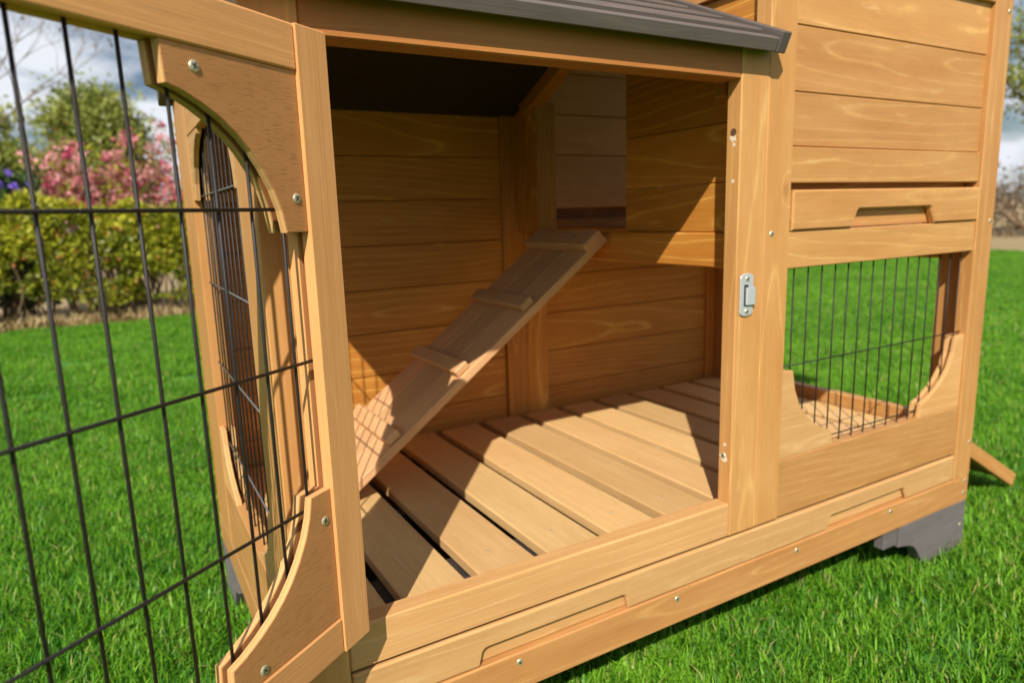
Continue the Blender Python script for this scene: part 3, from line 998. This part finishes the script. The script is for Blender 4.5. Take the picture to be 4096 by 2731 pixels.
def tubes_mesh(name, paths, sides=5):
    """paths: lists of (point, radius)"""
    vs, fs = [], []
    for path in paths:
        base = len(vs)
        for k, (p, r) in enumerate(path):
            p = Vector(p)
            q = Vector(path[min(k + 1, len(path) - 1)][0]) - Vector(path[max(k - 1, 0)][0])
            q.normalize()
            a = q.cross(Vector((0.3, 0.9, 0.2))).normalized()
            b = q.cross(a)
            for i in range(sides):
                t = 2 * math.pi * i / sides
                vs.append(tuple(p + a * (r * math.cos(t)) + b * (r * math.sin(t))))
        for k in range(len(path) - 1):
            for i in range(sides):
                j = (i + 1) % sides
                fs.append((base + k * sides + i, base + k * sides + j, base + (k + 1) * sides + j, base + (k + 1) * sides + i))
    me = bpy.data.meshes.new(name)
    me.from_pydata(vs, [], fs)
    me.polygons.foreach_set("use_smooth", [True] * len(me.polygons))
    return me


def bark_mat(name, c0, c1, scale=30):
    g = NT(name)
    tc = g.new("ShaderNodeTexCoord")
    b = g.noise(tc.outputs["Object"], scale, 4.0, 0.65)
    g.link(g.mix(b, c0, c1), g.bsdf.inputs["Base Color"])
    g.bsdf.inputs["Roughness"].default_value = 0.9
    g.bump(b, 0.5, 0.01)
    return g.mat


BARK = bark_mat("grey_brown_bark", (0.10, 0.075, 0.05), (0.22, 0.17, 0.12))
TWIG = bark_mat("tan_twig", (0.16, 0.10, 0.055), (0.30, 0.21, 0.12))
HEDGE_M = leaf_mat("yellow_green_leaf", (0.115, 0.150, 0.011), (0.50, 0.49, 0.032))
TREE_M = leaf_mat("olive_tree_leaf", (0.13, 0.175, 0.030), (0.40, 0.42, 0.085))
DARK_M = leaf_mat("dark_green_leaf", (0.022, 0.048, 0.012), (0.075, 0.13, 0.030))
PINK_M = leaf_mat("pink_petal", (0.50, 0.065, 0.14), (0.80, 0.42, 0.40), 0.6, 0.3, 0.2)
RUST_M = leaf_mat("rusty_leaf", (0.16, 0.07, 0.035), (0.33, 0.18, 0.09), 0.6, 0.2, 0.2)
VIOLET_M = leaf_mat("violet_petal", (0.20, 0.10, 0.62), (0.36, 0.22, 0.85), 0.6, 0.3, 0.2)
STRAW_M = leaf_mat("dry_straw", (0.33, 0.23, 0.10), (0.56, 0.44, 0.24), 0.8, 0.2, 0.1)
BROWN_M = leaf_mat("brown_leaf", (0.10, 0.065, 0.035), (0.22, 0.15, 0.085), 0.7, 0.2, 0.2)


def add_part(name, me, mat, parent):
    me.materials.append(mat)
    o = bpy.data.objects.new(name, me)
    COL.objects.link(o)
    return place(o, parent, Matrix.Identity(4))


def thing(name, loc, label, cat, group=None):
    o = empty(name, loc, label, cat)
    if group:
        o["group"] = group
    return o


def polar(az, dist, el=None):
    """a point seen from the camera's standpoint at azimuth az (deg from +Y toward +X)"""
    a = math.radians(az)
    z = GZ if el is None else EYE.z + dist * math.tan(math.radians(el))
    return Vector((EYE.x + dist * math.sin(a), EYE.y + dist * math.cos(a), z))


def bumpy(x, s):
    return 0.5 * math.sin(x * 3.7 + s) + 0.3 * math.sin(x * 8.3 + 2 * s) + 0.2 * math.sin(x * 17.1 + 3 * s)


# --- hedge along the back of the lawn
def hedge(xa, xb, label):
    h = thing("hedge", ((xa + xb) / 2, 4.62, GZ), label, "hedge", "hedge along the lawn")
    n = int(13500 * (xb - xa))
    x = rng.uniform(xa, xb, n)
    hgt = 0.725 + 0.05 * np.clip((x + 0.6) * 1.5, 0, 1) + 0.05 * 1.6 * np.array([bumpy(v * 1.4, 0.4) for v in x])
    u = rng.uniform(0, 1, n)
    zf = 0.16 + 0.84 * rng.uniform(0, 1, n) ** 0.75
    depth = 0.36 * np.sqrt(np.clip(1 - (zf - 0.45) ** 2 * 1.5, 0.05, 1))
    front = rng.uniform(0, 1, n) < 0.72
    yy = np.where(front, 4.66 - depth * (0.70 + 0.30 * u), 4.66 + depth * (2 * u - 1))
    # hollows: drop leaves low down where a noise pattern says so
    hol = np.sin(x * 9.1 + zf * 7) + np.sin(x * 15.7 - zf * 11 + 1.3) + np.sin(x * 4.3 + zf * 19)
    keep = hol > (-2.75 + 2.65 * (1 - zf))
    P = np.stack([x, yy + 0.05 * np.sin(x * 13 + zf * 9), GZ + zf * hgt], 1)[keep]
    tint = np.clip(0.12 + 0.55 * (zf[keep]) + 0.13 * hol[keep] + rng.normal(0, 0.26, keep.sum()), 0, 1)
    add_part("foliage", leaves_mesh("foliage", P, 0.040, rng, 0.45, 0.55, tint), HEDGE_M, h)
    ms = rng.uniform(0, 1, len(P)) < 0.035
    add_part("red_leaves", leaves_mesh("red_leaves", P[ms] + [0, -0.01, 0], 0.038, rng, 0.45, 0.5), leaf_mat("orange_leaf", (0.35, 0.10, 0.03), (0.55, 0.22, 0.05)), h)
    paths = []
    for i in range(int(42 * (xb - xa))):
        bx, by = random.uniform(xa, xb), 4.6 + random.uniform(-0.18, 0.2)
        p = Vector((bx, by, GZ - 0.02))
        d = Vector((random.uniform(-0.5, 0.5), random.uniform(-0.6, 0.2), 1)).normalized()
        path = []
        for k in range(5):
            path.append((p.copy(), 0.008 * (1 - 0.17 * k)))
            p = p + d * 0.12
            d = (d + Vector((random.uniform(-0.4, 0.4), random.uniform(-0.4, 0.3), 0.1))).normalized()
        paths.append(path)
    add_part("stems", tubes_mesh("stems", paths), TWIG, h)


hedge(-3.6, -1.35, "yellow-green leafy hedge left of the wire door, beyond the lawn")
hedge(-1.35, 1.4, "yellow-green leafy hedge with bare stems seen through the wire door")
hedge(1.4, 4.4, "yellow-green leafy hedge behind the hutch")

# dry grass strip along the hedge foot and the far ground
n = 16000
x = rng.uniform(-4, 4.6, n)
y = 4.34 + np.abs(rng.normal(0, 0.16, n))
P = np.stack([x, y, np.full(n, GZ - 0.005)], 1)
sm = leaves_mesh("dry_grass", P, 0.085, rng, 0.10, 1.6)
sm.materials.append(STRAW_M)
o = bpy.data.objects.new("dry_grass", sm)
COL.objects.link(o)
o["kind"] = "stuff"
o["label"] = "dry straw-coloured grass at the foot of the hedge"
o["category"] = "dry grass"


# --- pink flowering shrubs behind the hedge
def flower_shrub(c, rx, ry, h, label, seed):
    r_ = np.random.default_rng(seed)
    t = thing("flowering_shrub", (c[0], c[1], GZ), label, "shrub", "pink flowering shrubs behind the hedge")
    paths, tips = [], []
    rr = random.Random(seed)
    for i in range(46):
        p = Vector((c[0] + rr.uniform(-0.3, 0.3) * rx, c[1] + rr.uniform(-0.3, 0.3) * ry, GZ))
        tgt = Vector((c[0] + rr.uniform(-1, 1) * rx, c[1] + rr.uniform(-1, 1) * ry, GZ + h * rr.uniform(0.60, 1.0) * (1 - 0.22 * abs(rr.random() - 0.5))))
        path = []
        for k in range(7):
            f = k / 6
            q = p.lerp(tgt, f) + Vector((rr.uniform(-1, 1), rr.uniform(-1, 1), rr.uniform(-1, 1))) * 0.03 + Vector((0, 0, 0.12 * math.sin(f * math.pi)))
            path.append((q, 0.010 * (1 - 0.8 * f)))
            if k > 2:
                tips.append(q)
        paths.append(path)
    add_part("branches", tubes_mesh("branches", paths), TWIG, t)
    T = np.array([list(q) for q in tips])
    n = 3800
    P = T[r_.integers(0, len(T), n)] + r_.normal(0, 0.07, (n, 3))
    add_part("leaves", leaves_mesh("leaves", P[:1700], 0.045, r_, 0.4, 0.3), HEDGE_M, t)
    add_part("rusty_leaves", leaves_mesh("rusty_leaves", P[1700:], 0.040, r_, 0.4, 0.3), RUST_M, t)
    # blossom heads: tight balls of petals
    hs = T[r_.integers(0, len(T), 330)] + r_.normal(0, 0.06, (330, 3))
    hs[:, 2] += 0.02
    cols = r_.uniform(0, 1, 330)
    npet = 22
    Pp = np.repeat(hs, npet, 0) + r_.normal(0, 0.019, (330 * npet, 3))
    tint = np.clip(np.repeat(cols, npet) + r_.normal(0, 0.12, 330 * npet), 0, 1)
    add_part("blossom", leaves_mesh("blossom", Pp, 0.030, r_, 0.8, 0.3, tint), PINK_M, t)


flower_shrub((-0.54, 5.25), 0.50, 0.26, 1.24, "pink flowering shrub behind the hedge, seen through the wire door", 3)
flower_shrub((0.62, 5.35), 0.5, 0.30, 1.10, "pink flowering shrub behind the hutch", 4)

# --- violet flowers at the left
vt = thing("violet_flower_plant", (-1.08, 4.95, GZ), "dark-leaved plant with violet flowers at the left edge, above the hedge", "plant")
r_ = np.random.default_rng(21)
n = 3200
P = np.stack([r_.normal(-1.22, 0.16, n), r_.normal(5.0, 0.12, n), GZ + 0.10 + 0.86 * r_.uniform(0, 1, n)], 1)
P = P[P[:, 0] < -0.98]
add_part("leaves", leaves_mesh("leaves", P, 0.055, r_, 0.5, 0.3), DARK_M, vt)
add_part("stems", tubes_mesh("stems", [[(Vector((-1.2 + random.uniform(-.1, .1), 5.0, GZ)), 0.008), (Vector((-1.2 + random.uniform(-.25, .2), 4.95 + random.uniform(-.1, .1), GZ + 0.4)), 0.006), (Vector((-1.15 + random.uniform(-.25, .2), 4.9 + random.uniform(-.1, .1), GZ + 0.85)), 0.003)] for _ in range(14)]), TWIG, vt)
for (az, el) in ((-5.36, 3.82), (-5.83, 3.01), (-5.16, 2.95), (-4.92, 2.62), (-4.31, 3.06), (-6.4, 3.5), (-6.8, 2.6), (-7.3, 3.3)):
    c = polar(az, 5.2, el)
    Pp = np.array(list(c)) + r_.normal(0, 0.005, (16, 3))
    add_part("violet_flower", leaves_mesh("violet_flower", Pp, 0.021, r_, 0.9, 0.1), VIOLET_M, vt)


# --- trees
def tree(c, h, crown, clumps, per, leaf, mat, label, seed, trunk_r=0.10, csize=0.30, low=0.3, aspect=0.5):
    rr = random.Random(seed)
    r_ = np.random.default_rng(seed)
    t = thing("tree", (c[0], c[1], GZ), label, "tree", "trees beyond the hedge")
    base = Vector((c[0], c[1], GZ - 0.05))
    cc = Vector((c[0], c[1], GZ + h * (1 + low) / 2))
    paths = []
    trunk_top = base + Vector((rr.uniform(-.1, .1), rr.uniform(-.1, .1), h * 0.62))
    tp = [(base.lerp(trunk_top, k / 5) + Vector((rr.uniform(-1, 1), rr.uniform(-1, 1), 0)) * trunk_r * 0.5, trunk_r * (1 - 0.12 * k)) for k in range(6)]
    paths.append(tp)
    pts, tints = [], []
    for i in range(clumps):
        while True:
            v = Vector((rr.uniform(-1, 1), rr.uniform(-1, 1), rr.uniform(-1, 1)))
            if 0.25 < v.length < 1:
                break
        q = cc + Vector((v.x * crown, v.y * crown, v.z * h * (1 - low) / 2 * 0.92))
        s0 = tp[rr.randrange(2, 6)][0]
        mid = s0.lerp(q, 0.5) + Vector((0, 0, 0.06 * h))
        paths.append([(s0, trunk_r * 0.42), (mid, trunk_r * 0.24), (q, trunk_r * 0.06)])
        m_ = int(per * rr.uniform(0.5, 1.3))
        k_ = csize * crown * rr.uniform(0.65, 1.25)
        off = r_.normal(0, 1, (m_, 3)) * [k_, k_, k_ * 0.62]
        pts.append(np.array(list(q)) + off)
        tints.append(np.clip(r_.normal(rr.uniform(0.25, 0.8), 0.2, m_), 0, 1))
    me = tubes_mesh("trunk", paths, 7)
    add_part("trunk", me, BARK, t)
    add_part("crown", leaves_mesh("crown", np.concatenate(pts), leaf, r_, aspect, 0.2, np.concatenate(tints)), mat, t)


def far_tree(az, dist, top_el, half_deg, label, seed, mat=TREE_M, low=0.25, clumps=46, per=320, leaf_deg=0.42, **kw):
    c = polar(az, dist)
    h = EYE.z + dist * math.tan(math.radians(top_el)) - GZ
    tree((c.x, c.y), h, dist * math.tan(math.radians(half_deg)), clumps, per, dist * math.tan(math.radians(leaf_deg)), mat, label, seed, trunk_r=0.028 * h, low=low, **kw)


far_tree(-0.1, 19.0, 9.6, 2.55, "round olive-green tree behind the pink shrub", 11, low=0.16, clumps=80, per=420, leaf_deg=0.40)
far_tree(-6.6, 16.0, 8.3, 2.6, "darker green tree at the left edge beyond the hedge", 12, low=0.05)
far_tree(12.0, 26.0, 9.5, 4.5, "olive tree hidden behind the hutch, nearest its wire end", 13)
far_tree(27.0, 24.0, 10.5, 5.0, "broad olive tree far behind the middle of the hutch", 14)
far_tree(44.0, 28.0, 9.0, 5.0, "olive tree far behind the tower of the hutch", 15)
far_tree(-18.0, 22.0, 9.0, 5.0, "olive tree far left beyond the hedge", 16)
far_tree(68.5, 15.0, 13.0, 4.4, "green tree with hanging branches at the right edge behind the hutch", 17, low=0.47, clumps=52, per=150, leaf_deg=0.36, mat=TREE_M, csize=0.22)
far_tree(80.0, 18.0, 12.0, 5.0, "green tree beyond the lawn, right of the hutch", 18)


# --- bare tree at the upper left
def bare_tree(c, h, label, seed):
    rr = random.Random(seed)
    t = thing("tree", (c[0], c[1], GZ), label, "tree", "trees beyond the hedge")
    paths, tips = [], []

    def grow(p, d, L, r, depth):
        path = [(p.copy(), r)]
        for k in range(4):
            d = (d + Vector((rr.uniform(-1, 1), rr.uniform(-1, 1), rr.uniform(-0.5, 0.8))) * 0.22).normalized()
            p = p + d * L / 4
            path.append((p.copy(), r * (1 - 0.14 * (k + 1))))
        paths.append(path)
        if depth == 0:
            tips.append(p.copy())
            return
        for i in range(3):
            e = (d + Vector((rr.uniform(-1, 1), rr.uniform(-1, 1), rr.uniform(-0.3, 0.7))) * 0.75).normalized()
            grow(p, e, L * rr.uniform(0.6, 0.8), r * 0.5, depth - 1)

    grow(Vector((c[0], c[1], GZ - 0.05)), Vector((0.05, 0, 1)), h * 0.40, h * 0.011, 5)
    add_part("trunk", tubes_mesh("trunk", paths, 5), BARK, t)
    r_ = np.random.default_rng(seed)
    T = np.array([list(q) for q in tips])
    P = T[r_.integers(0, len(T), 260)] + r_.normal(0, 0.04, (260, 3))
    add_part("leaves", leaves_mesh("leaves", P, 0.09, r_, 0.5, 0.0), BROWN_M, t)


c = polar(-8.4, 13.0)
bare_tree((c.x, c.y), 4.4, "thin bare-branched tree against the sky at the top left", 5)


# --- brown shrubs at the right, beyond the lawn
def mound(c, rx, h, n, mat, label, seed, leaf=0.07):
    r_ = np.random.default_rng(seed)
    t = thing("brown_shrub", (c[0], c[1], GZ), label, "shrub", "brown shrubs beyond the right of the lawn")
    v = r_.normal(size=(n, 3))
    v /= np.linalg.norm(v, axis=1)[:, None]
    rad = r_.uniform(0.55, 1.05, n)[:, None] * (1 + 0.16 * np.sin(v[:, :1] * 7 + v[:, 1:2] * 5))
    P = v * rad * [rx, rx, h]
    P = P[P[:, 2] > -0.02]
    P += [c[0], c[1], GZ]
    add_part("foliage", leaves_mesh("foliage", P, leaf, r_, 0.5, 0.3), mat, t)
    paths = [[(Vector((c[0], c[1], GZ)), 0.02), (Vector((c[0] + random.uniform(-1, 1) * rx * .7, c[1] + random.uniform(-1, 1) * rx * .7, GZ + h * random.uniform(.5, .9))), 0.006)] for _ in range(20)]
    add_part("branches", tubes_mesh("branches", paths), TWIG, t)


c = polar(66.8, 14.5)
mound((c.x, c.y), 1.15, 1.12, 5200, BROWN_M, "brown leafless-looking shrub at the right edge beyond the lawn", 31)
c = polar(74.0, 13.5)
mound((c.x, c.y), 1.2, 1.0, 4200, BROWN_M, "brown shrub beyond the lawn, outside the right edge", 32)
c = polar(55.0, 16.0)
mound((c.x, c.y), 1.4, 1.0, 4200, BROWN_M, "brown shrub behind the tower of the hutch", 33)

# ================================================================== grass
def grass_mat():
    g = NT("grass_blade")
    at = g.new("ShaderNodeAttribute", attribute_name="tint")
    geo = g.new("ShaderNodeNewGeometry")
    big = g.noise(geo.outputs["Position"], 2.3, 3.0, 0.6)
    mid = g.noise(geo.outputs["Position"], 14.0, 2.0, 0.5)
    t = g.math('ADD', at.outputs["Fac"], g.math('MULTIPLY', g.math('SUBTRACT', big, 0.5), 0.9))
    t = g.math('ADD', t, g.math('MULTIPLY', g.math('SUBTRACT', mid, 0.5), 0.7), clamp=True)
    col = g.mix(t, (0.032, 0.165, 0.007), (0.25, 0.50, 0.032))
    dry = g.math('GREATER_THAN', at.outputs["Fac"], 0.975)
    col = g.mix(g.math('MULTIPLY', dry, 0.8), col, (0.52, 0.44, 0.16))
    g.link(col, g.bsdf.inputs["Base Color"])
    g.bsdf.inputs["Roughness"].default_value = 0.40
    g.bsdf.inputs["Specular IOR Level"].default_value = 0.22
    tr = g.new("ShaderNodeBsdfTranslucent")
    g.link(col, tr.inputs["Color"])
    mx = g.new("ShaderNodeMixShader")
    mx.inputs[0].default_value = 0.38
    g.link(g.bsdf.outputs[0], mx.inputs[1])
    g.link(tr.outputs[0], mx.inputs[2])
    g.link(mx.outputs[0], g.out.inputs["Surface"])
    return g.mat


GRASS_M = grass_mat()


def clump(seed, nb=110, rad=0.055, hmin=0.012, hmax=0.031):
    r_ = np.random.default_rng(seed)
    rr = rad * np.sqrt(r_.uniform(0, 1, nb))
    an = r_.uniform(0, 2 * np.pi, nb)
    P = np.stack([rr * np.cos(an), rr * np.sin(an), np.full(nb, -0.002)], 1)
    h = r_.uniform(hmin, hmax, nb)[:, None]
    fa = r_.uniform(0, 2 * np.pi, nb)
    f = np.stack([np.cos(fa), np.sin(fa), np.zeros(nb)], 1)
    s = np.stack([-np.sin(fa), np.cos(fa), np.zeros(nb)], 1)
    w = r_.uniform(0.0007, 0.0015, nb)[:, None]
    lean = r_.uniform(0.1, 0.95, nb)[:, None]
    up = np.array([0, 0, 1.0])
    V = np.empty((nb, 5, 3))
    mid = P + up * h * 0.55 + f * h * lean * 0.35
    tip = P + up * h * (1 - 0.25 * lean) + f * h * lean * 1.15
    V[:, 0], V[:, 1] = P - s * w, P + s * w
    V[:, 2], V[:, 3] = mid + s * w * 0.85, mid - s * w * 0.85
    V[:, 4] = tip
    base = (np.arange(nb) * 5)[:, None]
    quads = base + np.array([[0, 1, 2, 3]])
    tris = base + np.array([[3, 2, 4]])
    me = bpy.data.meshes.new("grass_clump")
    me.vertices.add(5 * nb)
    me.vertices.foreach_set("co", V.reshape(-1))
    idx = np.concatenate([np.concatenate([q, t]) for q, t in zip(quads, tris)]).astype(np.int32)
    me.loops.add(7 * nb)
    me.loops.foreach_set("vertex_index", idx)
    me.polygons.add(2 * nb)
    st = np.empty(2 * nb, dtype=np.int32)
    st[0::2] = np.arange(nb) * 7
    st[1::2] = np.arange(nb) * 7 + 4
    tt = np.empty(2 * nb, dtype=np.int32)
    tt[0::2], tt[1::2] = 4, 3
    me.polygons.foreach_set("loop_start", st)
    me.polygons.foreach_set("loop_total", tt)
    me.update()
    a = me.attributes.new("tint", 'FLOAT', 'POINT')
    tv = np.where(r_.uniform(0, 1, nb) < 0.025, 1.0, np.clip(r_.normal(0.45, 0.24, nb), 0, 0.97))
    a.data.foreach_set("value", np.repeat(tv, 5).astype(np.float32))
    me.materials.append(GRASS_M)
    return me


gcol = bpy.data.collections.new("grass_clumps")
for s_ in range(7):
    gcol.objects.link(bpy.data.objects.new("grass_clump", clump(100 + s_)))


def grass_nodes(density, smin, smax, seed):
    ng = bpy.data.node_groups.new("scatter_grass", 'GeometryNodeTree')
    ng.interface.new_socket("Geometry", in_out='INPUT', socket_type='NodeSocketGeometry')
    ng.interface.new_socket("Geometry", in_out='OUTPUT', socket_type='NodeSocketGeometry')
    N, L = ng.nodes, ng.links
    gi, go = N.new("NodeGroupInput"), N.new("NodeGroupOutput")
    dp = N.new("GeometryNodeDistributePointsOnFaces")
    dp.inputs["Density"].default_value = density
    dp.inputs["Seed"].default_value = seed
    ci = N.new("GeometryNodeCollectionInfo")
    ci.inputs["Collection"].default_value = gcol
    ci.inputs["Separate Children"].default_value = True
    ci.inputs["Reset Children"].default_value = True
    ip = N.new("GeometryNodeInstanceOnPoints")
    ip.inputs["Pick Instance"].default_value = True
    rv = N.new("FunctionNodeRandomValue")
    rv.data_type = 'FLOAT_VECTOR'
    rv.inputs[0].default_value = (-0.12, -0.12, 0)
    rv.inputs[1].default_value = (0.12, 0.12, 6.283)
    sv = N.new("FunctionNodeRandomValue")
    sv.data_type = 'FLOAT'
    sv.inputs[2].default_value = smin
    sv.inputs[3].default_value = smax
    L.new(gi.outputs[0], dp.inputs["Mesh"])
    L.new(dp.outputs["Points"], ip.inputs["Points"])
    L.new(ci.outputs[0], ip.inputs["Instance"])
    L.new(rv.outputs[0], ip.inputs["Rotation"])
    L.new(sv.outputs[1], ip.inputs["Scale"])
    L.new(ip.outputs[0], go.inputs[0])
    return ng


def grass(name, rects, density, smin, smax, seed, label):
    me = bpy.data.meshes.new(name)
    vs, fs = [], []
    for (a, b, c_, d) in rects:
        k = len(vs)
        vs += [(a, b, GZ + 0.001), (c_, b, GZ + 0.001), (c_, d, GZ + 0.001), (a, d, GZ + 0.001)]
        fs.append((k, k + 1, k + 2, k + 3))
    me.from_pydata(vs, [], fs)
    me.materials.append(GRASS_M)
    o = bpy.data.objects.new(name, me)
    COL.objects.link(o)
    o["kind"] = "stuff"
    o["label"] = label
    o["category"] = "grass"
    md = o.modifiers.new("scatter", 'NODES')
    md.node_group = grass_nodes(density, smin, smax, seed)
    return o


grass("grass", [(-2.2, -1.3, 2.6, 2.0)], 780.0, 0.7, 1.15, 1, "short bright green lawn grass around the hutch")
grass("grass", [(-4.0, 2.0, 4.4, 4.28), (2.6, -2.0, 4.4, 2.0), (4.4, -2.5, 8.2, 4.28)], 300.0, 0.9, 1.4, 2, "bright green lawn grass farther out, up to the hedge")
